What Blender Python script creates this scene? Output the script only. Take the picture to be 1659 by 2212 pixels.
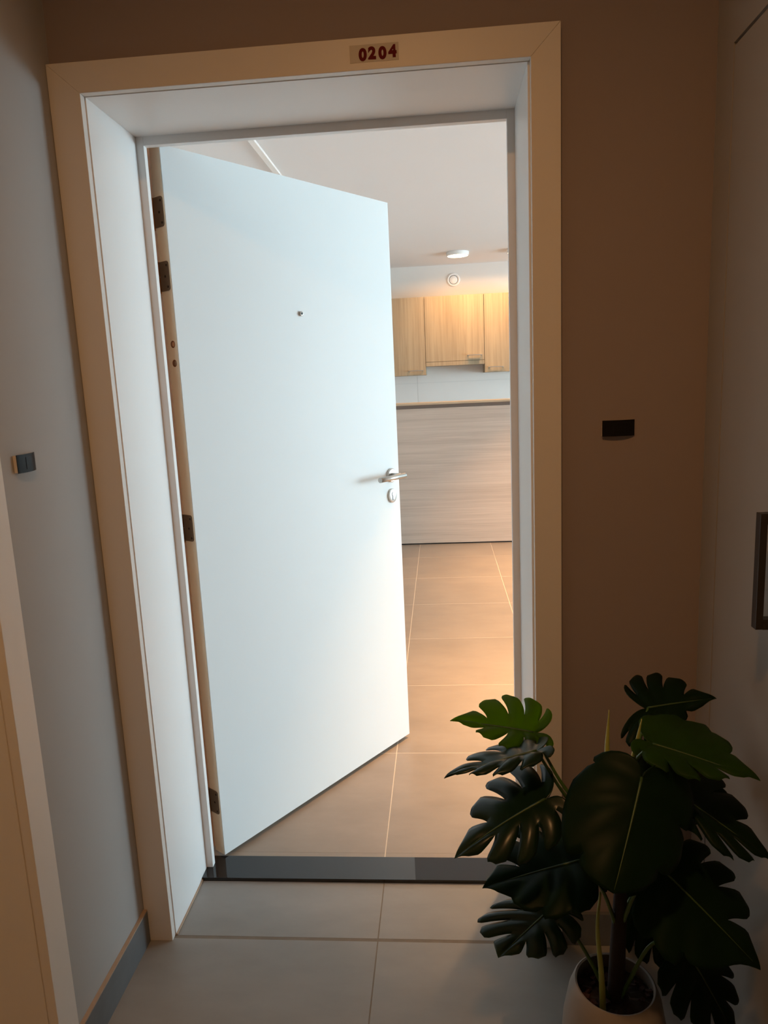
import bpy, bmesh, math, random
from mathutils import Vector, Matrix, Euler

random.seed(7)
for o in list(bpy.data.objects):
    bpy.data.objects.remove(o, do_unlink=True)
scene = bpy.context.scene
COL = scene.collection

# ------------------------------------------------------------------ camera
cam_d = bpy.data.cameras.new('camera')
cam = bpy.data.objects.new('camera', cam_d)
COL.objects.link(cam)
cam_d.sensor_fit = 'VERTICAL'
cam_d.sensor_height = 36.0
cam_d.sensor_width = 27.0
cam_d.lens = 1552.4 * 36.0 / 2212.0
cam_d.clip_start = 0.02
_yaw, _pit, _rol = 0.0828, -0.1766, -0.0455
_f = Vector((-math.sin(_yaw) * math.cos(_pit), math.cos(_yaw) * math.cos(_pit), math.sin(_pit)))
_r = Vector((math.cos(_yaw), math.sin(_yaw), 0))
_u = _r.cross(_f)
_r2 = math.cos(_rol) * _r + math.sin(_rol) * _u
_u2 = -math.sin(_rol) * _r + math.cos(_rol) * _u
M = Matrix((_r2, _u2, -_f)).transposed().to_4x4()
M.translation = Vector((0.8052, -1.5983, 1.4049))
cam.matrix_world = M
scene.camera = cam

# ------------------------------------------------------------------ world, exposure
world = bpy.data.worlds.new('sky')
scene.world = world
world.use_nodes = True
bg = world.node_tree.nodes['Background']
bg.inputs['Color'].default_value = (0.66, 0.88, 1.0, 1)
bg.inputs['Strength'].default_value = 23.0
vs = scene.view_settings
vs.view_transform = 'Standard'
vs.look = 'None'
vs.exposure = 0.0
vs.gamma = 1.0
vs.use_curve_mapping = False

# the apartment's big window sits in the wall at x = 8.0 (portal only guides the sky light)
WIN = (0.60, 5.40, 0.06, 2.00)
pd = bpy.data.lights.new('window_portal', 'AREA')
pd.shape = 'RECTANGLE'
pd.size = WIN[3] - WIN[2]
pd.size_y = WIN[1] - WIN[0]
pd.cycles.is_portal = True
po = bpy.data.objects.new('window_portal', pd)
COL.objects.link(po)
po.location = (8.22, (WIN[0] + WIN[1]) / 2, (WIN[2] + WIN[3]) / 2)
po.rotation_euler = (0, math.radians(90), 0)
HALL_W = 11.8
KITCHEN_W = 42.0
WARM = (1.0, 0.53, 0.21)

# ------------------------------------------------------------------ helpers
def obj(name, me, mat=None, parent=None, label=None, cat=None, group=None, kind=None):
    o = bpy.data.objects.new(name, me)
    COL.objects.link(o)
    if mat and me and not me.materials:
        me.materials.append(mat)
    o.parent = parent
    tag(o, label, cat, group, kind)
    return o


def tag(o, label=None, cat=None, group=None, kind=None):
    if label: o['label'] = label
    if cat: o['category'] = cat
    if group: o['group'] = group
    if kind: o['kind'] = kind
    return o


def empty(name, loc=(0, 0, 0), rz=0.0, label=None, cat=None, group=None, kind=None):
    o = bpy.data.objects.new(name, None)
    COL.objects.link(o)
    o.empty_display_size = 0.05
    o.location = loc
    o.rotation_euler = (0, 0, rz)
    return tag(o, label, cat, group, kind)


def to_mesh(bm, name='m', smooth=False):
    bmesh.ops.recalc_face_normals(bm, faces=bm.faces)
    me = bpy.data.meshes.new(name)
    if smooth:
        for f in bm.faces: f.smooth = True
    bm.to_mesh(me)
    bm.free()
    return me


def add_box(bm, x0, x1, y0, y1, z0, z1, bev=0.0):
    x0, x1 = min(x0, x1), max(x0, x1); y0, y1 = min(y0, y1), max(y0, y1); z0, z1 = min(z0, z1), max(z0, z1)
    m = Matrix.Translation(((x0 + x1) / 2, (y0 + y1) / 2, (z0 + z1) / 2)) @ Matrix.Diagonal((x1 - x0, y1 - y0, z1 - z0, 1))
    r = bmesh.ops.create_cube(bm, size=1.0, matrix=m)
    if bev > 0:
        vset = set(r['verts'])
        es = [e for e in bm.edges if e.verts[0] in vset and e.verts[1] in vset]
        bmesh.ops.bevel(bm, geom=es, offset=bev, segments=2, affect='EDGES', profile=0.6)


def box_mesh(x0, x1, y0, y1, z0, z1, bev=0.0):
    bm = bmesh.new()
    add_box(bm, x0, x1, y0, y1, z0, z1, bev)
    return to_mesh(bm)


def boxes_mesh(lst, bev=0.0):
    bm = bmesh.new()
    for b in lst: add_box(bm, *b, bev)
    return to_mesh(bm)


def box(name, dims, mat, parent=None, bev=0.0, **kw):
    return obj(name, box_mesh(*dims, bev), mat, parent, **kw)


def prism(poly, axis, a0, a1, bev=0.0):
    """extrude a 2D polygon along an axis; poly in the other two coordinates (cyclic order kept)"""
    bm = bmesh.new()
    def P(p, a):
        if axis == 'y': return (p[0], a, p[1])
        if axis == 'x': return (a, p[0], p[1])
        return (p[0], p[1], a)
    v0 = [bm.verts.new(P(p, a0)) for p in poly]
    v1 = [bm.verts.new(P(p, a1)) for p in poly]
    bm.faces.new(v0); bm.faces.new(v1[::-1])
    n = len(poly)
    for i in range(n):
        bm.faces.new((v0[i], v0[(i + 1) % n], v1[(i + 1) % n], v1[i]))
    if bev > 0:
        bmesh.ops.bevel(bm, geom=list(bm.edges), offset=bev, segments=2, affect='EDGES', profile=0.6)
    return to_mesh(bm)


def lathe(prof, axis='z', seg=40, origin=(0, 0, 0), smooth=True, sy=1.0, caps=True):
    """revolve (radius, height) profile"""
    bm = bmesh.new()
    rings = []
    for r, h in prof:
        ring = []
        for i in range(seg):
            a = 2 * math.pi * i / seg
            c, s = r * math.cos(a), r * math.sin(a) * sy
            p = {'z': (c, s, h), 'y': (c, h, s), 'x': (h, c, s)}[axis]
            ring.append(bm.verts.new((p[0] + origin[0], p[1] + origin[1], p[2] + origin[2])))
        rings.append(ring)
    for a, b in zip(rings[:-1], rings[1:]):
        for i in range(seg):
            bm.faces.new((a[i], a[(i + 1) % seg], b[(i + 1) % seg], b[i]))
    if caps:
        bm.faces.new(rings[0]); bm.faces.new(rings[-1])
    bmesh.ops.remove_doubles(bm, verts=bm.verts, dist=1e-6)
    bmesh.ops.recalc_face_normals(bm, faces=bm.faces)
    me = to_mesh(bm, smooth=False)
    if smooth:
        for p in me.polygons: p.use_smooth = len(p.vertices) == 4
        shade_sharp(me)
    return me


def shade_sharp(me, ang=0.6):
    try:
        me.set_sharp_from_angle(angle=ang)
    except Exception:
        pass


def add_tube(bm, pts, rad, seg=8):
    pts = [Vector(p) for p in pts]
    if not hasattr(rad, '__len__'): rad = [rad] * len(pts)
    rings = []
    up = Vector((0.13, 0.21, 0.97)).normalized()
    for i, p in enumerate(pts):
        t = (pts[min(i + 1, len(pts) - 1)] - pts[max(i - 1, 0)]).normalized()
        a = t.cross(up)
        if a.length < 1e-3: a = t.cross(Vector((1, 0, 0)))
        a.normalize(); b = t.cross(a)
        rings.append([bm.verts.new(p + rad[i] * (math.cos(2 * math.pi * k / seg) * a + math.sin(2 * math.pi * k / seg) * b)) for k in range(seg)])
    for a, b in zip(rings[:-1], rings[1:]):
        for k in range(seg):
            bm.faces.new((a[k], a[(k + 1) % seg], b[(k + 1) % seg], b[k]))
    bm.faces.new(rings[0]); bm.faces.new(rings[-1])


def tube(pts, rad, seg=10):
    bm = bmesh.new()
    add_tube(bm, pts, rad, seg)
    me = to_mesh(bm)
    for p in me.polygons: p.use_smooth = len(p.vertices) == 4
    return me


def bezier(pts, n=14):
    """Catmull-Rom through the given points"""
    P = [Vector(p) for p in pts]
    P = [P[0] * 2 - P[1]] + P + [P[-1] * 2 - P[-2]]
    out = []
    for i in range(1, len(P) - 2):
        for k in range(n):
            t = k / n
            a, b, c, d = P[i - 1], P[i], P[i + 1], P[i + 2]
            out.append(0.5 * ((2 * b) + (c - a) * t + (2 * a - 5 * b + 4 * c - d) * t * t + (3 * b - a - 3 * c + d) * t ** 3))
    out.append(P[-2])
    return out


# ------------------------------------------------------------------ materials
def new_mat(name):
    m = bpy.data.materials.new(name)
    m.use_nodes = True
    return m, m.node_tree.nodes, m.node_tree.links, m.node_tree.nodes['Principled BSDF']


def plain(name, col, rough=0.5, metal=0.0, spec=0.5, var=0.0, scale=30.0, bump=0.0, coat=0.0):
    m, N, L, b = new_mat(name)
    b.inputs['Roughness'].default_value = rough
    b.inputs['Metallic'].default_value = metal
    b.inputs['Specular IOR Level'].default_value = spec
    if coat: b.inputs['Coat Weight'].default_value = coat
    tc = N.new('ShaderNodeTexCoord')
    nz = N.new('ShaderNodeTexNoise')
    nz.inputs['Scale'].default_value = scale
    nz.inputs['Detail'].default_value = 5
    L.new(tc.outputs['Object'], nz.inputs['Vector'])
    rp = N.new('ShaderNodeMix'); rp.data_type = 'RGBA'
    rp.inputs['A'].default_value = tuple(c * (1 - var) for c in col) + (1,)
    rp.inputs['B'].default_value = tuple(min(1, c * (1 + var)) for c in col) + (1,)
    L.new(nz.outputs['Fac'], rp.inputs['Factor'])
    L.new(rp.outputs['Result'], b.inputs['Base Color'])
    if bump > 0:
        bp = N.new('ShaderNodeBump')
        bp.inputs['Strength'].default_value = bump
        bp.inputs['Distance'].default_value = 0.002
        L.new(nz.outputs['Fac'], bp.inputs['Height'])
        L.new(bp.outputs['Normal'], b.inputs['Normal'])
    return m


def wood(name, dark, light, grain='z', rough=0.5):
    m, N, L, b = new_mat(name)
    b.inputs['Roughness'].default_value = rough
    b.inputs['Specular IOR Level'].default_value = 0.35
    tc = N.new('ShaderNodeTexCoord')
    mp = N.new('ShaderNodeMapping')
    L.new(tc.outputs['Object'], mp.inputs['Vector'])
    lo, hi = 1.6, 60.0
    hi = 60.0 if grain == 'z' else 95.0
    mp.inputs['Scale'].default_value = {'z': (hi, hi, lo), 'x': (lo, hi, hi), 'y': (hi, lo, hi)}[grain]
    n1 = N.new('ShaderNodeTexNoise'); n1.inputs['Scale'].default_value = 1.0; n1.inputs['Detail'].default_value = 6; n1.inputs['Roughness'].default_value = 0.62
    n1.inputs['Distortion'].default_value = 0.5
    L.new(mp.outputs['Vector'], n1.inputs['Vector'])
    mp2 = N.new('ShaderNodeMapping')
    L.new(tc.outputs['Object'], mp2.inputs['Vector'])
    mp2.inputs['Scale'].default_value = {'z': (11, 11, .5), 'x': (.4, 16, 16), 'y': (11, .5, 11)}[grain]
    n2 = N.new('ShaderNodeTexNoise'); n2.inputs['Scale'].default_value = 1.0; n2.inputs['Detail'].default_value = 3
    L.new(mp2.outputs['Vector'], n2.inputs['Vector'])
    ad = N.new('ShaderNodeMath'); ad.operation = 'ADD'
    L.new(n1.outputs['Fac'], ad.inputs[0]); L.new(n2.outputs['Fac'], ad.inputs[1])
    rp = N.new('ShaderNodeValToRGB')
    L.new(ad.outputs['Value'], rp.inputs['Fac'])
    dv = N.new('ShaderNodeMath'); dv.operation = 'MULTIPLY'; dv.inputs[1].default_value = 0.5
    L.new(ad.outputs['Value'], dv.inputs[0]); L.new(dv.outputs['Value'], rp.inputs['Fac'])
    e = rp.color_ramp.elements
    e[0].position = 0.36; e[0].color = dark + (1,)
    e[1].position = 0.58; e[1].color = light + (1,)
    L.new(rp.outputs['Color'], b.inputs['Base Color'])
    bp = N.new('ShaderNodeBump'); bp.inputs['Strength'].default_value = 0.15; bp.inputs['Distance'].default_value = 0.001
    L.new(n1.outputs['Fac'], bp.inputs['Height']); L.new(bp.outputs['Normal'], b.inputs['Normal'])
    return m


def tile_mat(name, col, rough, var=0.12):
    m, N, L, b = new_mat(name)
    b.inputs['Specular IOR Level'].default_value = 0.5
    tc = N.new('ShaderNodeTexCoord')
    mp = N.new('ShaderNodeMapping'); mp.inputs['Scale'].default_value = (2.2, 5.0, 3.0)
    L.new(tc.outputs['Object'], mp.inputs['Vector'])
    n1 = N.new('ShaderNodeTexNoise'); n1.inputs['Scale'].default_value = 1.6; n1.inputs['Detail'].default_value = 8; n1.inputs['Roughness'].default_value = 0.6
    oi = N.new('ShaderNodeObjectInfo')
    n1.noise_dimensions = '4D'
    sc_ = N.new('ShaderNodeMath'); sc_.operation = 'MULTIPLY'; sc_.inputs[1].default_value = 40
    L.new(oi.outputs['Random'], sc_.inputs[0]); L.new(sc_.outputs['Value'], n1.inputs['W'])
    L.new(mp.outputs['Vector'], n1.inputs['Vector'])
    rp = N.new('ShaderNodeValToRGB')
    e = rp.color_ramp.elements
    e[0].position = 0.3; e[0].color = tuple(c * (1 - var) for c in col) + (1,)
    e[1].position = 0.7; e[1].color = tuple(c * (1 + var) for c in col) + (1,)
    L.new(n1.outputs['Fac'], rp.inputs['Fac'])
    L.new(rp.outputs['Color'], b.inputs['Base Color'])
    mr = N.new('ShaderNodeMapRange')
    mr.inputs['To Min'].default_value = rough - 0.06; mr.inputs['To Max'].default_value = rough + 0.08
    L.new(n1.outputs['Fac'], mr.inputs['Value']); L.new(mr.outputs['Result'], b.inputs['Roughness'])
    return m


def emit(name, col, strength):
    m, N, L, b = new_mat(name)
    b.inputs['Base Color'].default_value = (.8, .8, .8, 1)
    b.inputs['Emission Color'].default_value = col + (1,)
    b.inputs['Emission Strength'].default_value = strength
    return m


def glass_mat(name):
    m = bpy.data.materials.new(name); m.use_nodes = True
    N, L = m.node_tree.nodes, m.node_tree.links
    N.remove(N['Principled BSDF'])
    t = N.new('ShaderNodeBsdfTransparent'); g = N.new('ShaderNodeBsdfGlossy'); g.inputs['Roughness'].default_value = 0.02
    mx = N.new('ShaderNodeMixShader'); mx.inputs[0].default_value = 0.07
    L.new(t.outputs[0], mx.inputs[1]); L.new(g.outputs[0], mx.inputs[2])
    L.new(mx.outputs[0], N['Material Output'].inputs['Surface'])
    return m


def leaf_mat(name, col, trans, amount, spec=.08, rough=.45):
    m, N, L, b = new_mat(name)
    b.inputs['Roughness'].default_value = rough
    b.inputs['Specular IOR Level'].default_value = spec
    tc = N.new('ShaderNodeTexCoord')
    nz = N.new('ShaderNodeTexNoise'); nz.inputs['Scale'].default_value = 18; nz.inputs['Detail'].default_value = 3
    L.new(tc.outputs['Object'], nz.inputs['Vector'])
    mx = N.new('ShaderNodeMix'); mx.data_type = 'RGBA'
    mx.inputs['A'].default_value = tuple(c * .75 for c in col) + (1,)
    mx.inputs['B'].default_value = tuple(c * 1.3 for c in col) + (1,)
    L.new(nz.outputs['Fac'], mx.inputs['Factor']); L.new(mx.outputs['Result'], b.inputs['Base Color'])
    t = N.new('ShaderNodeBsdfTranslucent'); t.inputs['Color'].default_value = trans + (1,)
    ms = N.new('ShaderNodeMixShader'); ms.inputs[0].default_value = amount
    L.new(b.outputs[0], ms.inputs[1]); L.new(t.outputs[0], ms.inputs[2])
    L.new(ms.outputs[0], N['Material Output'].inputs['Surface'])
    return m


MAT = dict(
    taupe=plain('taupe_wall_paint', (.295, .245, .23), .85, var=.03, scale=4, bump=.05),
    grey=plain('pale_grey_wall_paint', (.40, .395, .38), .8, var=.02, scale=4, bump=.05),
    white=plain('white_room_paint', (.80, .79, .77), .85, var=.015, scale=3),
    kitchen_paint=plain('grey_white_kitchen_paint', (.74, .71, .67), .85, var=.015, scale=3),
    ceil=plain('ceiling_paint', (.78, .775, .775), .9, var=.01, scale=3),
    trim=plain('white_trim_lacquer', (.72, .69, .64), .42, var=.01, scale=8),
    lining=plain('white_lining_board', (.81, .81, .80), .40, var=.01, scale=8),
    door=plain('white_door_lacquer', (.77, .82, .83), .5, spec=.15, var=.012, scale=2.5),
    cream=plain('cream_door_edge', (.90, .84, .68), .5, var=.03, scale=20),
    rawwood=wood('orange_hardwood', (.40, .17, .06), (.55, .26, .11), 'z', .55),
    service=plain('service_door_laminate', (.36, .34, .31), .55, var=.02, scale=6),
    seam=plain('dark_seam', (.03, .025, .02), .9),
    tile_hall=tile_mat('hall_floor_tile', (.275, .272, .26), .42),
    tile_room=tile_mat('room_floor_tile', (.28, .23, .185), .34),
    grout=plain('beige_grout', (.60, .53, .44), .9, var=.1, scale=60),
    grout_hall=plain('grey_grout', (.21, .18, .145), .9, var=.2, scale=30),
    sealant=plain('tan_sealant', (.42, .31, .22), .8, var=.15, scale=60),
    skirting=plain('slate_skirting', (.13, .14, .15), .4, var=.2, scale=20),
    stone=plain('black_polished_stone', (.012, .012, .013), .03, var=.3, scale=120, spec=.5),
    hinge=plain('dark_bronze_hinge', (.20, .165, .125), .42, metal=.35, var=.1, scale=80),
    copper=plain('copper_knuckle', (.45, .25, .12), .3, metal=1.0),
    bolt_ring=plain('brown_bolt_recess', (.20, .085, .035), .5),
    bolt_wood=plain('pale_bolt_plug', (.52, .30, .18), .5),
    steel=plain('brushed_steel', (.52, .50, .47), .36, metal=1.0, var=.04, scale=60),
    dark=plain('dark_cavity', (.015, .013, .012), .6),
    oak_v=wood('oak_laminate_vertical', (.27, .20, .125), (.40, .31, .20), 'z'),
    oak_h=wood('oak_laminate_horizontal', (.46, .375, .31), (.59, .49, .415), 'x'),
    oak_t=wood('oak_worktop', (.46, .34, .22), (.60, .47, .33), 'x'),
    overhang_shade=plain('brown_painted_shadow', (.20, .155, .13), .6),
    splash=plain('pale_grey_wall_tile', (.84, .82, .79), .22, var=.02, scale=6),
    splash_joint=plain('grey_tile_joint', (.66, .66, .64), .9),
    vent=plain('white_vent_plastic', (.88, .86, .83), .22),
    black=plain('black_gloss_plastic', (.012, .011, .011), .32, var=.1, scale=40, spec=.10),
    greyplastic=plain('light_plastic', (.62, .55, .45), .45),
    red=plain('dark_red_vinyl', (.13, .002, .004), .6, spec=.15),
    film=plain('yellowed_film', (.62, .57, .49), .6, spec=.2),
    bronze=plain('dark_bronze_pull', (.05, .04, .032), .35, metal=.6),
    pot=plain('matt_taupe_ceramic', (.25, .22, .195), .7, var=.08, scale=40, bump=.1),
    soil=plain('dark_soil', (.035, .02, .013), .95, var=.5, scale=90, bump=.6),
    bark=plain('red_bark_chip', (.045, .013, .008), .85, var=.4, scale=120),
    trunk=plain('brown_trunk', (.022, .011, .008), .85, var=.5, scale=60, bump=.5),
    petiole=plain('green_petiole', (.055, .12, .02), .4, var=.2, scale=40),
    yellow=plain('yellow_green_shoot', (.30, .32, .07), .4, var=.2, scale=30),
    rib=plain('pale_green_midrib', (.035, .075, .015), .45, var=.15, scale=40),
    leaf=leaf_mat('monstera_leaf', (.0045, .014, .0055), (.10, .34, .01), .14),
    leaf_young=leaf_mat('young_monstera_leaf', (.022, .050, .005), (.52, .75, .03), .55),
    leaf_gloss=leaf_mat('glossy_monstera_leaf', (.006, .018, .008), (.10, .34, .01), .14, .30, .30),
    leaf_mid=leaf_mat('green_monstera_leaf', (.014, .036, .005), (.45, .70, .03), .28),
    glass=glass_mat('window_glass'),
    alu=plain('white_window_frame', (.8, .8, .8), .4),
    lampglow=emit('warm_diffuser', (1.0, .80, .52), 9.0),
)

H = 2.60           # ceiling height
YW, YR = 0.02, 0.36     # hall face and room face of the wall that holds the doorway
XR = 1.379         # hall right wall
FAR = 6.30         # far kitchen wall

MAT['stone'].node_tree.nodes['Principled BSDF'].inputs['IOR'].default_value = 1.6

# ------------------------------------------------------------------ shell
S = dict(kind='structure')
floor = box('floor', (-1.2, 8.2, -4.1, 6.5, -0.12, -0.0005), MAT['grout'], label='tiled floor of hall and kitchen with pale joints', cat='floor', **S)
box('ceiling', (-1.2, 8.2, -4.1, 6.5, H, H + .12), MAT['ceil'], label='plain pale ceiling above hall and kitchen', cat='ceiling', **S)

# doorway wall: taupe skin on the hall side, white on the room side
wf = obj('wall_front', boxes_mesh([
    (-1.2, 0.05, YW + .01, YR, 0, H), (1.03, 8.2, YW + .01, YR, 0, H), (0.05, 1.03, YW + .01, YR, 2.06, H)]),
    MAT['white'], label='brown-taupe wall around the open apartment doorway', cat='wall', **S)
obj('plaster', boxes_mesh([(0, 0.05, YW, YW + .0098, 0, H), (1.03, XR, YW, YW + .0098, 0, H), (0.05, 1.03, YW, YW + .0098, 2.06, H)]), MAT['taupe'], wf)

# hall left wall with the opening of the neighbouring door
SD0, SD1, SDZ = -1.37, -0.425, 2.06
obj('wall_left', boxes_mesh([
    (-0.35, 0, SD1, YW - .0005, 0, H), (-0.35, 0, -4.0, SD0, 0, H), (-0.35, 0, SD0, SD1, SDZ, H)]), MAT['grey'],
    label='pale grey hall wall left of the doorway', cat='wall', **S)
box('wall_side_flat', (-1.2, -0.36, -4.0, YW, 0, H), MAT['white'], label='hidden wall block behind the left hall wall', cat='wall', **S).name = 'wall_outer'
# hall right wall with the flush service door
RD0, RD1, RDZ = -1.00, -0.063, 2.007
obj('wall_right', boxes_mesh([
    (XR, XR + .15, RD1, YW - .0005, 0, H), (XR, XR + .15, -4.0, RD0, 0, H), (XR, XR + .15, RD0, RD1, RDZ, H),
    (XR + .05, XR + .15, RD0, RD1, 0, RDZ)]), MAT['service'],
    label='dim grey hall wall on the right holding a flush service door', cat='wall', **S)
box('wall_back', (-0.35, XR + .15, -4.1, -4.0, 0, H), MAT['grey'], label='wall at the rear end of the hall', cat='wall', **S)

# apartment walls
far = box('wall_far', (-1.2, 8.2, FAR, FAR + .15, 0, H), MAT['kitchen_paint'], label='far kitchen wall behind the wall cabinets', cat='wall', **S)
box('wall_kitchen_left', (-1.2, -1.0, YR, FAR, 0, H), MAT['white'], label='apartment wall hidden behind the open door', cat='wall', **S)
y0, y1, z0, z1 = WIN
obj('wall_window', boxes_mesh([
    (8.0, 8.2, YR, y0, 0, H), (8.0, 8.2, y1, FAR, 0, H), (8.0, 8.2, y0, y1, 0, z0), (8.0, 8.2, y0, y1, z1, H)]), MAT['white'],
    label='apartment wall with the big window at the right', cat='wall', **S)
win = empty('window_1', (8.1, (y0 + y1) / 2, z0), label='wide white-framed window at the right of the apartment', cat='window', **S)
hw, hh = (y1 - y0) / 2, z1 - z0
obj('window_frame', boxes_mesh([(-.03, .03, -hw, -hw + .06, 0, hh), (-.03, .03, hw - .06, hw, 0, hh), (-.03, .03, -hw, hw, 0, .06),
                                (-.03, .03, -hw, hw, hh - .06, hh), (-.03, .03, -.035, .035, 0, hh)]), MAT['alu'], win)
for a, b in ((-hw + .06, -.035), (.035, hw - .06)):
    box('pane', (-.006, .006, a, b, .06, hh - .06), MAT['glass'], win)

# ------------------------------------------------------------------ floor tiles
TW, TD, GAP = 0.6112, 0.6264, 0.003
_cache = {}
def floor_tile(x0, x1, y0, y1, mat):
    w, d = round(x1 - x0, 4), round(y1 - y0, 4)
    if w < .02 or d < .02: return
    key = (w, d, mat)
    if key not in _cache:
        me = box_mesh(-w / 2, w / 2, -d / 2, d / 2, -.008, 0, .0008)
        me.materials.append(MAT[mat])
        _cache[key] = me
    o = obj('tile', _cache[key], None, floor)
    o.location = ((x0 + x1) / 2, (y0 + y1) / 2, 0)

def lay(xa, ya, X0, X1, Y0, Y1, mat):
    i0, i1 = math.floor((X0 - xa) / TW), math.ceil((X1 - xa) / TW)
    j0, j1 = math.floor((Y0 - ya) / TD), math.ceil((Y1 - ya) / TD)
    for i in range(i0, i1):
        for j in range(j0, j1):
            a, b = max(X0, xa + i * TW + GAP / 2), min(X1, xa + (i + 1) * TW - GAP / 2)
            c, d = max(Y0, ya + j * TD + GAP / 2), min(Y1, ya + (j + 1) * TD - GAP / 2)
            if b > a and d > c: floor_tile(a, b, c, d, mat)

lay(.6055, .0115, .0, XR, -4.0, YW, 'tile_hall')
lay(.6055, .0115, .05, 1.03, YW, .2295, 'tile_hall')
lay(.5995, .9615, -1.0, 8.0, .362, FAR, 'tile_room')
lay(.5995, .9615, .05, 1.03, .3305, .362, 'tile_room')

box('grout_bed', (0, XR, -4.0, .2295, -.0007, -.0004), MAT['grout_hall'], floor)

# ------------------------------------------------------------------ door casing of the apartment
AX0, AX1, AX2, AX3, AZ1, AZ2 = 0.0008, .0692, 1.0091, 1.0687, 2.0364, 2.0976
LX0, LX1, LZ = .0717, 1.0049, 2.0351
SX0, SX1, SZ = .0911, .9868, 2.0143
YF, YS = .2755, .295
cas = empty('trim_1', (.5, YW, 0), label='white casing and deep lining of the open apartment doorway', cat='door frame', **S)
cas.location = (0, 0, 0)
def part(name, me, mat): return obj(name, me, MAT[mat], cas)
part('architrave', prism([(AX0, 0), (AX1, 0), (AX1, AZ1), (AX0, AZ2)], 'y', 0, YW - .0003, .0012), 'trim')
part('architrave', prism([(AX2, 0), (AX3, 0), (AX3, AZ2), (AX2, AZ1)], 'y', 0, YW - .0003, .0012), 'trim')
part('architrave', prism([(AX0, AZ2), (AX1, AZ1), (AX2, AZ1), (AX3, AZ2)], 'y', 0, YW - .0003, .0012), 'trim')
part('lining_panel', box_mesh(.0505, LX0, YW, YF, .001, 2.0595, .0005), 'lining')
part('lining_panel', box_mesh(LX1, 1.0295, YW, YF, .001, 2.0595, .0005), 'lining')
part('lining_panel', box_mesh(LX0, LX1, YW, YF, LZ, 2.0595, .0005), 'lining')
part('sealant_bead', box_mesh(LX0 - .001, LX0 + .004, YW, .2296, .0003, .0050, .001), 'sealant')
part('sealant_bead', box_mesh(LX1 - .004, LX1 + .001, YW, .2296, .0003, .0050, .001), 'sealant')
part('door_stop', box_mesh(.0505, SX0, YF, YS, .0108, 2.0595, .0008), 'lining')
part('door_stop', box_mesh(SX1, 1.0295, YF, YS, .0108, 2.0595, .0008), 'lining')
part('door_stop', box_mesh(SX0, SX1, YF, YS, SZ, 2.0595, .0008), 'lining')
part('rebate_jamb', box_mesh(.0505, .0655, YS, .405, .0108, 2.0595), 'rawwood')
part('rebate_jamb', box_mesh(1.0125, 1.0295, YS, YR + .004, .0108, 2.0595), 'rawwood')
part('rebate_jamb', box_mesh(.0655, 1.0125, YS, YR + .004, 2.0385, 2.0595), 'rawwood')
box('threshold', (.0722, 1.0044, .2301, .3295, -.001, .0104), MAT['stone'], bev=.0006,
    label='polished black stone threshold strip under the open white door', cat='threshold')
bpy.data.objects['threshold']['kind'] = 'structure'
bpy.data.objects['threshold'].name = 'trim_2'

# skirting
box('baseboard_left', (.0003, .0105, -.355, -.0005, .0003, .088), MAT['skirting'], bev=.001,
    label='dark slate skirting along the left hall wall beside the casing', cat='skirting', **S)
box('top_edge', (.0003, .0100, -.355, -.0006, .0881, .0915), MAT['sealant'], bpy.data.objects['baseboard_left'])
box('baseboard_front', (1.0693, XR - .0005, .0095, YW - .0003, .0003, .088), MAT['skirting'], bev=.001,
    label='dark slate skirting behind the potted plant', cat='skirting', **S)

# ------------------------------------------------------------------ door number
sign = empty('door_number', (.695, 0, 2.067), label='dark red sticker number 0204 on the head of the door casing', cat='door number')
box('backing_film', (-.050, .050, -.0006, -.0001, -.0165, .0165), MAT['film'], sign)
def digit(ch, x, z, h, rot):
    c = bpy.data.curves.new('digit', 'FONT')
    c.body = ch
    c.size = h / .72
    c.offset = .0017
    c.extrude = .0003
    t = bpy.data.objects.new('tmp', c)
    COL.objects.link(t)
    bpy.context.view_layer.update()
    me = bpy.data.meshes.new_from_object(t.evaluated_get(bpy.context.evaluated_depsgraph_get()))
    bpy.data.objects.remove(t, do_unlink=True)
    xs = [v.co.x for v in me.vertices]
    cx = (min(xs) + max(xs)) / 2
    for v in me.vertices: v.co.x = (v.co.x - cx) * 1.0
    me.materials.clear(); me.materials.append(MAT['red'])
    o = obj('digit', me, None, sign)
    o.location = (x, -.0010, z)
    o.rotation_euler = (math.radians(90), rot, 0)
for ch, x, z, rt in (('0', -.0225, -.0132, .02), ('2', -.0035, -.0115, .03), ('0', .0180, -.0125, .0), ('4', .0385, -.0108, -.02)):
    digit(ch, x - .001, z + .001, .0215, rt)

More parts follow.
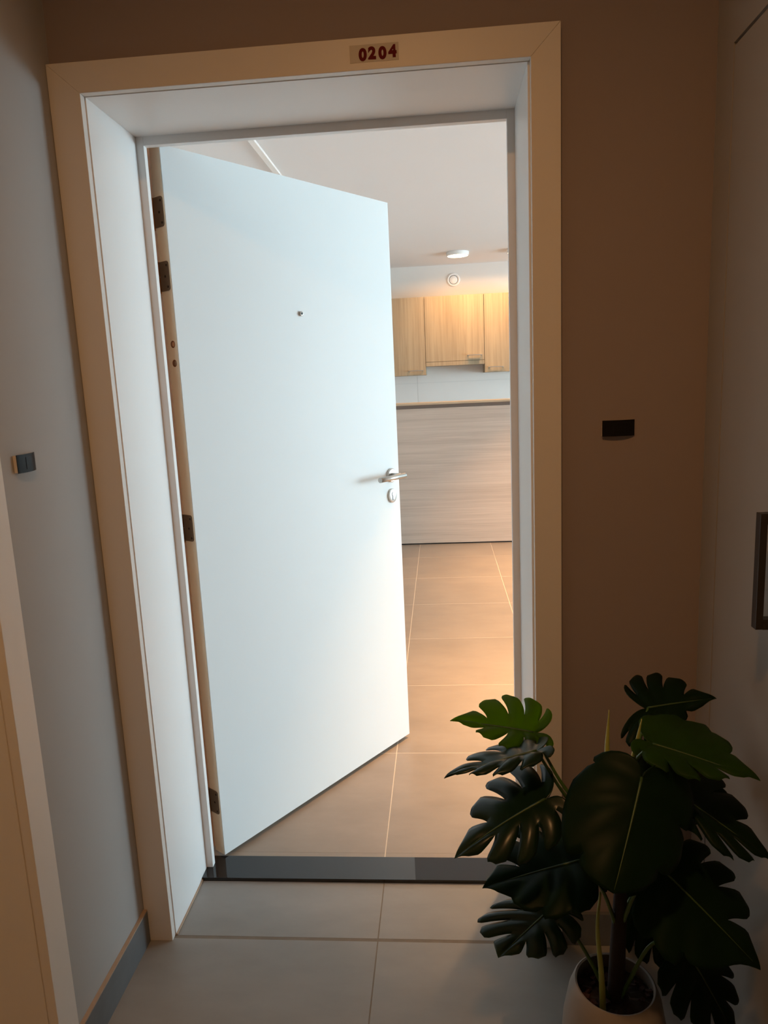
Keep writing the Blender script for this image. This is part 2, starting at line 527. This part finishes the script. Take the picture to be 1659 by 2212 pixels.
# ------------------------------------------------------------------ the apartment door
TH = math.radians(55.116)
door = empty('door_1', (.1132, .3246, 0), TH, label='white apartment door standing open into the kitchen', cat='door', **S)
DW, DT, DZ0, DZ1 = .9296, .045, .0157, 2.0327
leaf = box('leaf', (0, DW, 0, DT, DZ0, DZ1), MAT['door'], door, bev=.0012)
box('edge_band', (-.0012, -.0001, .0015, DT - .001, DZ0 + .001, DZ1 - .001), MAT['cream'], door)
PZ = [(1.8715, 0), (1.7105, 0), (1.0295, 0), (.1865, 0)]
for zc, _ in PZ:
    poly = []
    ya, yb, zh, rr = .0055, .0435, .0375, .008
    poly = [(yb, zc - zh), (yb, zc + zh)]
    for k in range(6): a = math.pi / 2 * k / 5; poly.append((ya + rr - rr * math.sin(a), zc + zh - rr + rr * math.cos(a)))
    for k in range(6): a = math.pi / 2 * k / 5; poly.append((ya + rr - rr * math.cos(a), zc - zh + rr - rr * math.sin(a)))
    hp = obj('hinge', prism(poly, 'x', -.0034, -.0013), MAT['hinge'], door)
    hp['label'] = 'dark bronze butt hinge'
    for yy, dz in ((.013, .027), (.022, -.001), (.013, -.028)):
        obj('screw', lathe([(.0033, -.0037), (.0033, -.0034), (.0015, -.0034)], 'x', 14, (0, yy, zc + dz)), MAT['dark'], hp)
    for a, b, m in ((.001, .038, 'copper'), (-.043, -.001, 'copper')):
        obj('knuckle', lathe([(.0001, a), (.0048, a), (.0048, b), (.0001, b)], 'z', 16, (-.006, .0475, zc)), MAT[m], hp)
for zz, m in ((1.534, 'bolt_wood'), (1.484, 'steel')):
    bh = obj('bolt_hole', lathe([(.0001, -.0017), (.0095, -.0017), (.0095, -.0012), (.0001, -.0012)], 'x', 24, (0, .019, zz)), MAT['bolt_ring'], door)
    obj('bolt_core', lathe([(.0001, -.0024), (.0056, -.0024), (.0062, -.0017), (.0001, -.0017)], 'x', 20, (0, .0165, zz)), MAT[m], bh)
# lever handle on the hall face
hs, hz = .881, 1.069
hd = obj('door_handle', lathe([(.0001, -.009), (.0225, -.009), (.026, -.0065), (.026, -.0002), (.0001, -.0002)], 'y', 36, (hs, 0, hz)), MAT['steel'], door)
hd['label'] = 'brushed steel lever handle'
bm = bmesh.new()
add_tube(bm, [(hs, -.009, hz), (hs, -.046, hz)], .0095, 16)
neck = to_mesh(bm)
for p in neck.polygons: p.use_smooth = len(p.vertices) == 4
obj('neck', neck, MAT['steel'], hd)
obj('lever', tube([(hs + .017, -.054, hz), (hs - .128, -.054, hz)], .0095, 20), MAT['steel'], hd)
kp = obj('key_rose', lathe([(.0001, -.008), (.0205, -.008), (.0235, -.006), (.0235, -.0002), (.0001, -.0002)], 'y', 36, (.881, 0, .993), sy=1.12), MAT['steel'], door)
key = []
for k in range(17):
    a = math.radians(-55 + 290 * k / 16)
    key.append((.881 + .0085 * math.cos(a), .999 + .0085 * math.sin(a)))
key = key[:]
key = [(.881 + .0048, .993 - .0165), (.881 + .0048, .9925)] + key + [(.881 - .0048, .9925), (.881 - .0048, .993 - .0165)]
obj('cylinder_slot', prism(key, 'y', -.0086, -.008), MAT['dark'], kp)
obj('lock_cylinder', lathe([(.0001, -.0092), (.0060, -.0092), (.0066, -.0087), (.0001, -.0087)], 'y', 20, (.8815, 0, .999)), MAT['steel'], kp)
box('lock_tail', (.8795, .8848, -.0091, -.0087, .978, .992), MAT['steel'], kp)
box('keyway', (.8805, .8818, -.0095, -.0092, .9945, 1.0035), MAT['dark'], kp)
ph = obj('peephole', lathe([(.0075, -.0002), (.0078, -.0055), (.006, -.007), (.0042, -.0072), (.0042, -.005), (.0001, -.005)], 'y', 24, (.465, 0, 1.632)), MAT['steel'], door)
obj('lens', lathe([(.0001, -.0062), (.003, -.0058), (.0041, -.0051), (.0001, -.0051)], 'y', 18, (.465, 0, 1.632)), MAT['dark'], ph)

# ------------------------------------------------------------------ neighbouring door on the left
t3 = empty('trim_3', (0, 0, 0), label='white casing of the neighbouring doorway in the left wall', cat='door frame', **S)
E0, E1 = SD0 + .022, SD1 - .0145
obj('architrave', prism([(-.371, 0), (-.437, 0), (-.437, 2.0364), (-.371, 2.0976)], 'x', .0003, .020, .0012), MAT['trim'], t3)
obj('architrave', prism([(-1.358, 0), (-1.424, 0), (-1.424, 2.0976), (-1.358, 2.0364)], 'x', .0003, .020, .0012), MAT['trim'], t3)
obj('architrave', prism([(-.371, 2.0976), (-.437, 2.0364), (-1.358, 2.0364), (-1.424, 2.0976)], 'x', .0003, .020, .0012), MAT['trim'], t3)
obj('lining_panel', box_mesh(-.26, .0002, -.4395, -.4255, .001, 2.059), MAT['trim'], t3)
obj('lining_panel', box_mesh(-.26, .0002, -1.3695, -1.3555, .001, 2.059), MAT['trim'], t3)
obj('lining_panel', box_mesh(-.26, .0002, -1.3555, -.4395, 2.034, 2.059), MAT['trim'], t3)
d3 = empty('door_3', (-.28, -.4405, 0), label='closed white neighbouring door set into the left wall', cat='door', **S)
box('leaf', (-.0225, .0225, -.914, -.0005, .008, 2.033), MAT['door'], d3, bev=.001)
obj('door_handle', tube([(.0225, -.86, 1.05), (.07, -.86, 1.05), (.072, -.85, 1.05), (.072, -.73, 1.05)], .009, 12), MAT['steel'], d3)

# ------------------------------------------------------------------ service door on the right
d2 = empty('door_2', (XR, RD1 - .003, 0), label='flush grey service door in the right hall wall', cat='door', **S)
box('leaf', (.0005, .042, -.931, -.0005, .006, RDZ - .006), MAT['service'], d2, bev=.0012)
pull = obj('pull_handle', boxes_mesh([(-.052, -.040, -.326, -.308, .966, 1.166)], .001), MAT['bronze'], d2)
pull['label'] = 'dark bronze bar pull'
for zz in (.966, 1.148):
    box('handle_post', (-.0405, .0004, -.326, -.308, zz, zz + .018), MAT['bronze'], pull)

# ------------------------------------------------------------------ doorbells
def doorbell(loc, rz, label, flip):
    t = empty('doorbell', loc, rz, label, 'doorbell', 'wedge doorbells beside the apartment doors')
    w, h, dpt = .070, .035, .0105
    pts = []
    for k in range(25):
        s = k / 24
        x = -w / 2 + w * s
        d = dpt * (.62 + 1.75 * s - 2.2 * s ** 2) if s < .45 else dpt * .962 * (1 - ((s - .45) / .55) ** 2 * .88)
        pts.append((x, -d))
    poly = [(-w / 2, -.0002)] + pts + [(w / 2, -.0002)]
    obj('housing', prism(poly, 'z', -h / 2 + .0012, h / 2 - .0012), MAT['greyplastic'], t)
    front = [(x, y - .0014) for x, y in pts]
    back = [(x, y - .0001) for x, y in pts][::-1]
    cover = obj('cover', prism(front + back, 'z', -h / 2, h / 2), MAT['black'], t)
    i0, i1 = 8, 20
    np_ = [(x, y - .0020) for x, y in pts[i0:i1]] + [(x, y - .0014) for x, y in pts[i0:i1]][::-1]
    obj('name_window', prism(np_, 'z', -h / 2 + .006, h / 2 - .006), MAT['black'], cover)
    return t
doorbell((1.1935, YW - .0003, 1.2865), 0, 'black wedge-shaped doorbell on the taupe wall right of the door', False)
doorbell((.0004, -.268, 1.2855), math.radians(90), 'black wedge-shaped doorbell on the grey wall at the left edge', True)

# ------------------------------------------------------------------ kitchen
bar = empty('bar_counter', (.8, 4.566, 0), label='raised oak bar counter across the kitchen with grey horizontal grain', cat='counter')
BX0, BX1 = -1.79, 1.50
box('overhang_shadow', (BX0, BX1, .010, .0395, 1.1822, 1.2126), MAT['overhang_shade'], bar)  # recessed strip, its dark brown paints in the shade under the worktop overhang
box('panel', (BX0, BX1, 0, .04, .012, 1.182), MAT['oak_h'], bar, bev=.001)
box('shadow_gap', (BX0, BX1, .012, .038, .0005, .012), MAT['dark'], bar)  # near-black strip stands for the shade in the gap below the panel
box('worktop', (BX0, BX1, -.035, .26, 1.2128, 1.229), MAT['oak_t'], bar, bev=.001)
box('support_wall', (BX0, BX1, .0405, .2, .0005, 1.2125), MAT['oak_h'], bar)

def cup_handle(parent, x0, x1, z):
    h = obj('handle', box_mesh(x0, x1, -.040, -.014, z - .003, z + .003, .0006), MAT['steel'], parent)
    for a in (x0, x1 - .010):
        box('handle_post', (a, a + .015, -.0142, .0002, z - .003, z + .003), MAT['steel'], h)

def wall_cab(x0, x1, z0, z1, zdoor, hx0, hx1, hz, label):
    yc = 5.96
    t = empty('wall_cabinet', ((x0 + x1) / 2, yc, z0), label=label, cat='cabinet', group='oak wall cabinets on the far kitchen wall')
    w = (x1 - x0) / 2
    h = z1 - z0
    box('body', (-w + .0015, w - .0015, .0195, FAR - yc - .0125, .0, h), MAT['oak_v'], t)
    d = box('door', (-w + .0022, w - .0022, 0, .019, zdoor - z0, h), MAT['oak_v'], t, bev=.0008)
    cx = (x0 + x1) / 2
    cup_handle(d, hx0 - cx, hx1 - cx, hz - z0)
    return t
wall_cab(.080, .680, 1.473, 2.25, 1.473, .501, .650, 1.520, 'tall oak wall cabinet left of the hood, beside the open door edge')
c2 = wall_cab(.680, 1.280, 1.560, 2.25, 1.602, 1.104, 1.250, 1.652, 'shorter middle oak cabinet under the round vent with hood strip below')
box('hood_strip', (-.2985, .2985, -.002, .0188, -.002, .0385), MAT['oak_v'], c2, bev=.0008)
wall_cab(1.280, 1.880, 1.473, 2.25, 1.473, 1.315, 1.464, 1.524, 'tall oak wall cabinet right of the hood, against the door frame')

# splash-back tiles
for j in range(3):
    for i in range(-2, 7):
        xa, xb = .577 + 1.2 * i + .0012, .577 + 1.2 * (i + 1) - .0012
        xa, xb = max(xa, -.99), min(xb, 7.99)
        za = .793 + .3 * j
        o = box('wall_tile', (xa, xb, FAR - .0105, FAR - .0015, za + .0012, za + .2988), MAT['splash'], far, bev=.0006)
box('tile_joint', (-.99, 7.99, FAR - .008, FAR - .0002, .793, 1.693), MAT['splash_joint'], far)

vent = empty('air_vent', (.993, FAR - .0003, 2.444), label='round white ventilation valve above the middle wall cabinet', cat='vent')
obj('rim', lathe([(.046, -.0), (.068, -.0), (.068, -.008), (.060, -.014), (.047, -.012), (.046, -.0)], 'y', 48, caps=False), MAT['vent'], vent)
obj('shadow_ring', lathe([(.0001, -.002), (.0465, -.002), (.0465, -.001), (.0001, -.001)], 'y', 40), MAT['dark'], vent)
obj('disc', lathe([(.0001, -.0175), (.02, -.0165), (.035, -.0145), (.0415, -.0115), (.0425, -.003), (.0001, -.003)], 'y', 40), MAT['vent'], vent)

def ceiling_lamp(x, y, label, power=KITCHEN_W, spread=92, r=.105, col=WARM):
    t = empty('ceiling_lamp', (x, y, H - .0003), label=label, cat='lamp', group='flat round ceiling lamps')
    obj('housing', lathe([(.0001, 0), (r, 0), (r + .002, -.004), (r, -.033), (r - .008, -.035), (r - .008, -.030), (.0001, -.030)], 'z', 48), MAT['vent'], t)
    obj('diffuser', lathe([(.0001, -.0345), (r - .012, -.0345), (r - .009, -.0305), (.0001, -.0305)], 'z', 48), MAT['lampglow'], t)
    ld = bpy.data.lights.new('lamp_light', 'AREA')
    ld.shape = 'DISK'
    ld.size = 2 * (r - .06)
    ld.energy = power
    ld.color = col
    ld.spread = math.radians(spread)
    lo = bpy.data.objects.new('lamp_light', ld)
    COL.objects.link(lo)
    lo.parent = t
    lo.location = (0, 0, -.036)
    return t
ceiling_lamp(1.021, 5.58, 'round glowing ceiling lamp above the middle wall cabinet', 14.5, 168)
ceiling_lamp(1.590, 5.59, 'round ceiling lamp cut off by the right door frame', 14.5, 168)
ceiling_lamp(1.66, 3.62, 'ceiling lamp over the kitchen floor before the bar', 27.0, 66)
ceiling_lamp(1.62, 1.58, 'ceiling lamp just inside the doorway to the right', KITCHEN_W, 76)
ceiling_lamp(.72, -1.45, 'dim warm hall lamp behind the viewer', HALL_W, 170, col=(1.0, .47, .16))

box('ceiling_track', (-.078, -.047, .45, 5.4, H - .014, H - .0003), MAT['vent'], bev=.001,
    label='slim white track on the ceiling above the door', cat='track')

# ------------------------------------------------------------------ potted monstera
plant = empty('potted_plant', (1.107, -.370, 0), label='dark green split-leaf plant in a taupe pot beside the doorway', cat='plant')
PO = Vector((1.107, -.370, 0))
R = .0755
prof = [(.0001, .0005), (.072, .0005), (.082, .012), (.097, .07), (.100, .12), (.096, .17), (.086, .225), (R + .0015, .249), (R - .0015, .2515), (R - .005, .250), (R - .001, .236), (.078, .215), (.0001, .215)]
obj('pot', lathe(prof, 'z', 56), MAT['pot'], plant)
bm = bmesh.new()
bmesh.ops.create_circle(bm, cap_ends=False, segments=28, radius=.0765)
ring = list(bm.verts)
for rr_ in (.055, .03):
    nr = [bm.verts.new((v.co.x * rr_ / .0765, v.co.y * rr_ / .0765, .006 * random.random())) for v in ring[:28]]
    base = ring if rr_ == .055 else prev
    for i in range(28): bm.faces.new((base[i], base[(i + 1) % 28], nr[(i + 1) % 28], nr[i]))
    prev = nr
bm.faces.new(prev)
so = obj('soil', to_mesh(bm), MAT['soil'], plant); so.location = (0, 0, .2165)
bm = bmesh.new()
for k in range(46):
    a, q = random.uniform(0, 6.28), .070 * math.sqrt(random.random())
    m = Matrix.Translation((q * math.cos(a), q * math.sin(a), .2225 + random.uniform(0, .004))) @ Euler((random.uniform(-.5, .5), random.uniform(-.5, .5), random.uniform(0, 3))).to_matrix().to_4x4() @ Matrix.Diagonal((random.uniform(.008, .018), random.uniform(.005, .009), .004, 1))
    bmesh.ops.create_cube(bm, size=1, matrix=m)
ch = obj('bark_chips', to_mesh(bm), MAT['bark'], plant); ch['kind'] = 'stuff'

def W(*pts): return [Vector(p) - PO for p in pts]

TR = W((1.109, -.370, .205), (1.112, -.370, .33), (1.116, -.368, .45), (1.117, -.362, .58), (1.119, -.360, .69))
obj('trunk', tube(bezier(TR, 8), [.017 - .009 * i / 32 for i in range(33)], 12), MAT['trunk'], plant)
obj('shoot', tube(bezier(W((1.079, -.400, .212), (1.074, -.405, .30), (1.065, -.410, .404), (1.072, -.40, .47)), 8), [.0062, .0062, .006, .006, .0058, .0058, .0056, .0054, .0052, .005, .0048, .0046, .0044, .0042, .004, .0038, .0036, .0034, .0032, .003, .0028, .0026, .0024, .0022, .002], 10), MAT['yellow'], plant)

OUT_N = [(0.0, .02), (-.12, .14), (-.20, .38), (-.17, .68), (.0, .92), (.22, 1.0), (.42, .97), (.60, .82), (.76, .53), (.89, .22), (1.06, .0)]
OUT_B = [(0.0, .02), (-.12, .14), (-.22, .38), (-.20, .70), (-.02, .94), (.20, 1.02), (.42, 1.0), (.63, .90), (.82, .66), (.94, .32), (1.0, .0)]
def margin(s, OUT):
    x = s * (len(OUT) - 1)
    i = min(int(x), len(OUT) - 2)
    t = x - i
    g = lambda k: OUT[max(0, min(len(OUT) - 1, k))]
    a, b, c, d = g(i - 1), g(i), g(i + 1), g(i + 2)
    return tuple(.5 * (2 * b[q] + (c[q] - a[q]) * t + (2 * a[q] - 5 * b[q] + 4 * c[q] - d[q]) * t * t + (3 * b[q] - a[q] - 3 * c[q] + d[q]) * t ** 3) for q in (0, 1))

def make_leaf(B, T, E1, E2, split=(.35, .35), nf=5, gap=.13, droop=.05, curl=.02, mat='leaf', stem=None, seed=1, out=None, sweep=.62):
    out = out or OUT_N
    rnd = random.Random(seed)
    B, T, E1, E2 = [Vector(p) - PO for p in (B, T, E1, E2)]
    ax = T - B
    Ln = ax.length
    mid = B + .32 * ax
    ev = [E1 - mid, E2 - mid]
    nn = []
    for e in ev:
        n = ax.cross(e).normalized()
        nn.append(n)
    if nn[0].z < 0: nn[0] = -nn[0]
    if nn[1].z < 0: nn[1] = -nn[1]
    nm = (nn[0] + nn[1]).normalized()
    bm = bmesh.new()
    def pos(side, u, v, w, fr):
        p = B + u * ax + v * ev[side]
        p = p - nm * droop * Ln * (max(0, u) ** 2)
        p = p - nm * curl * (v ** 2) + nn[side] * .0055 * math.sin(math.pi * fr) * math.sin(math.pi * min(w, 1) * .8)
        return p
    for side in (0, 1):
        bounds = [0.0, .36] + [.36 + (.64) * k / nf for k in range(1, nf + 1)]
        starts = [None] + [split[side] * rnd.uniform(.85, 1.3) for _ in range(nf)] + [None]
        for k in range(len(bounds) - 1):
            s0, s1 = bounds[k], bounds[k + 1]
            ns = 9 if k == 0 else 5
            nw = 14
            rows = []
            for jw in range(nw + 1):
                w = jw / nw
                row = []
                lo_, hi_ = s0, s1
                d = s1 - s0
                gk = gap if k else gap * .5
                for which in (0, 1):
                    st = starts[k + which]
                    if st is None or w <= st: continue
                    t = (w - st) / (1 - st)
                    g = gk * d * t ** .8
                    if w > .86: g += (.10 if which else .30) * d * (1 - math.sqrt(max(0, 1 - ((w - .86) / .14) ** 2))) * (.45 if k == 0 else 1)
                    if which == 0: lo_ += g
                    else: hi_ -= g
                for i in range(ns + 1):
                    fr = i / ns
                    s = lo_ + (hi_ - lo_) * fr
                    mu, mv = margin(s, out)
                    ru = max(0.0, (s - .30) / .70) ** 1.15 * (sweep + (.93 - sweep) * max(0, (s - .7) / .3))
                    if k == len(bounds) - 2 and s > .93: ru = max(ru, .0)
                    wv = w
                    u = ru * (1 - wv) + mu * wv - .05 * math.sin(math.pi * wv)
                    v = mv * (wv ** .92)
                    if s >= .999: u = ru * (1 - wv) + out[-1][0] * wv; v = 0
                    row.append(bm.verts.new(pos(side, u, v, wv, fr)))
                rows.append(row)
            for a, b in zip(rows[:-1], rows[1:]):
                for i in range(ns):
                    bm.faces.new((a[i], a[i + 1], b[i + 1], b[i]))
    bmesh.ops.remove_doubles(bm, verts=bm.verts, dist=2e-4)
    bmesh.ops.dissolve_degenerate(bm, edges=bm.edges, dist=1e-5)
    me = to_mesh(bm, smooth=True)
    lf = obj('leaf', me, MAT[mat], plant)
    sd = lf.modifiers.new('thickness', 'SOLIDIFY'); sd.thickness = .0009; sd.offset = 0
    rp = [B + u * ax - nm * droop * Ln * u * u + nm * .0008 for u in [i / 12 * .97 for i in range(13)]]
    obj('midrib', tube(rp, [.0024 - .0018 * i / 12 for i in range(13)], 6), MAT['rib'], lf)
    if stem:
        pts = [Vector(p) - PO for p in stem] + [B]
        bz = bezier(pts, 8)
        obj('petiole', tube(bz, [.0042 - .0016 * i / (len(bz) - 1) for i in range(len(bz))], 8), MAT['petiole'], plant)
    return lf

LEAVES = [
    dict(p=[(0.961, -0.330, 0.749), (0.817, -0.330, 0.780), (0.945, -0.220, 0.791), (0.923, -0.400, 0.770)], mat='leaf_young', split=(.35, .4), nf=4,
         stem=[(1.117, -.362, .56), (1.024, -.36, .641)]),
    dict(p=[(0.956, -0.420, 0.761), (0.801, -0.450, 0.739), (0.895, -0.330, 0.745), (0.900, -0.470, 0.769)], mat='leaf_gloss', split=(.35, .5), nf=4,
         stem=[(1.117, -.362, .54), (1.024, -.38, .635)]),
    dict(p=[(0.966, -0.450, 0.687), (0.810, -0.500, 0.634), (0.888, -0.360, 0.695), (0.934, -0.530, 0.644)], mat='leaf_gloss', split=(.35, .3), nf=4, gap=.17, droop=.16,
         stem=[(1.116, -.368, .47), (1.036, -.40, .607)]),
    dict(p=[(1.039, -0.400, 0.535), (0.865, -0.420, 0.501), (0.944, -0.300, 0.555), (0.987, -0.500, 0.511)], split=(.4, .8), nf=4,
         stem=[(1.113, -.370, .36), (1.08, -.385, .46)]),
    dict(p=[(0.994, -0.350, 0.397), (0.888, -0.390, 0.328), (0.853, -0.310, 0.357), (1.004, -0.420, 0.372)], mat='leaf_gloss', split=(.4, .4), nf=4,
         stem=[(1.095, -.38, .225), (1.045, -.37, .33)]),
    dict(p=[(1.113, -0.500, 0.756), (1.045, -0.620, 0.640), (0.996, -0.530, 0.731), (1.196, -0.520, 0.676)], split=(.9, .88), nf=3, gap=.08, curl=.03, out=OUT_B,
         stem=[(1.118, -.361, .62), (1.12, -.42, .73)]),
    dict(p=[(1.185, -0.400, 0.680), (1.333, -0.470, 0.600), (1.305, -0.300, 0.668), (1.244, -0.500, 0.642)], split=(.5, .4), nf=4,
         stem=[(1.117, -.362, .52), (1.14, -.38, .64)]),
    dict(p=[(1.153, -0.420, 0.773), (1.304, -0.470, 0.746), (1.264, -0.300, 0.775), (1.178, -0.500, 0.778)], mat='leaf_mid', split=(.9, .5), nf=4, gap=.12,
         stem=[(1.119, -.36, .64), (1.13, -.39, .72)]),
    dict(p=[(1.193, -0.250, 0.758), (1.319, -0.240, 0.776), (1.220, -0.150, 0.802), (1.170, -0.320, 0.731)], split=(.4, .6), nf=4,
         stem=[(1.119, -.36, .66), (1.16, -.31, .72)]),
    dict(p=[(1.176, -0.440, 0.538), (1.302, -0.520, 0.436), (1.305, -0.380, 0.530), (1.134, -0.560, 0.494)], split=(.5, .85), nf=4, gap=.16,
         stem=[(1.113, -.370, .36), (1.14, -.40, .48)]),
    dict(p=[(1.233, -0.380, 0.337), (1.315, -0.420, 0.198), (1.343, -0.340, 0.273), (1.196, -0.460, 0.284)], split=(.5, .6), nf=4,
         stem=[(1.115, -.38, .225), (1.166, -.40, .363)]),
    dict(p=[(1.173, -0.330, 0.648), (1.337, -0.280, 0.596), (1.276, -0.220, 0.658), (1.241, -0.360, 0.586)], split=(.6, .5), nf=4,
         stem=[(1.117, -.362, .50), (1.135, -.35, .60)]),
    dict(p=[(1.171, -0.320, 0.431), (1.239, -0.260, 0.187), (1.134, -0.280, 0.289), (1.291, -0.260, 0.313)], split=(.6, .5), nf=4,  # extra leaf, added to darken the spot behind the trunk where only shade falls
         stem=[(1.112, -.370, .33), (1.135, -.345, .40)]),
]
for k, d in enumerate(LEAVES):
    p = d.pop('p')
    make_leaf(*p, seed=k + 3, **d)
def spear(a, b, c):
    bz = bezier(W(a, b, c), 8)
    obj('rolled_leaf', tube(bz, [.0058 * (1 - (i / 16) ** 2.2) + .0007 for i in range(17)], 10), MAT['yellow'], plant)
spear((1.108, -.365, .62), (1.089, -.37, .715), (1.093, -.36, .808))
spear((1.118, -.365, .64), (1.120, -.41, .723), (1.137, -.41, .815))
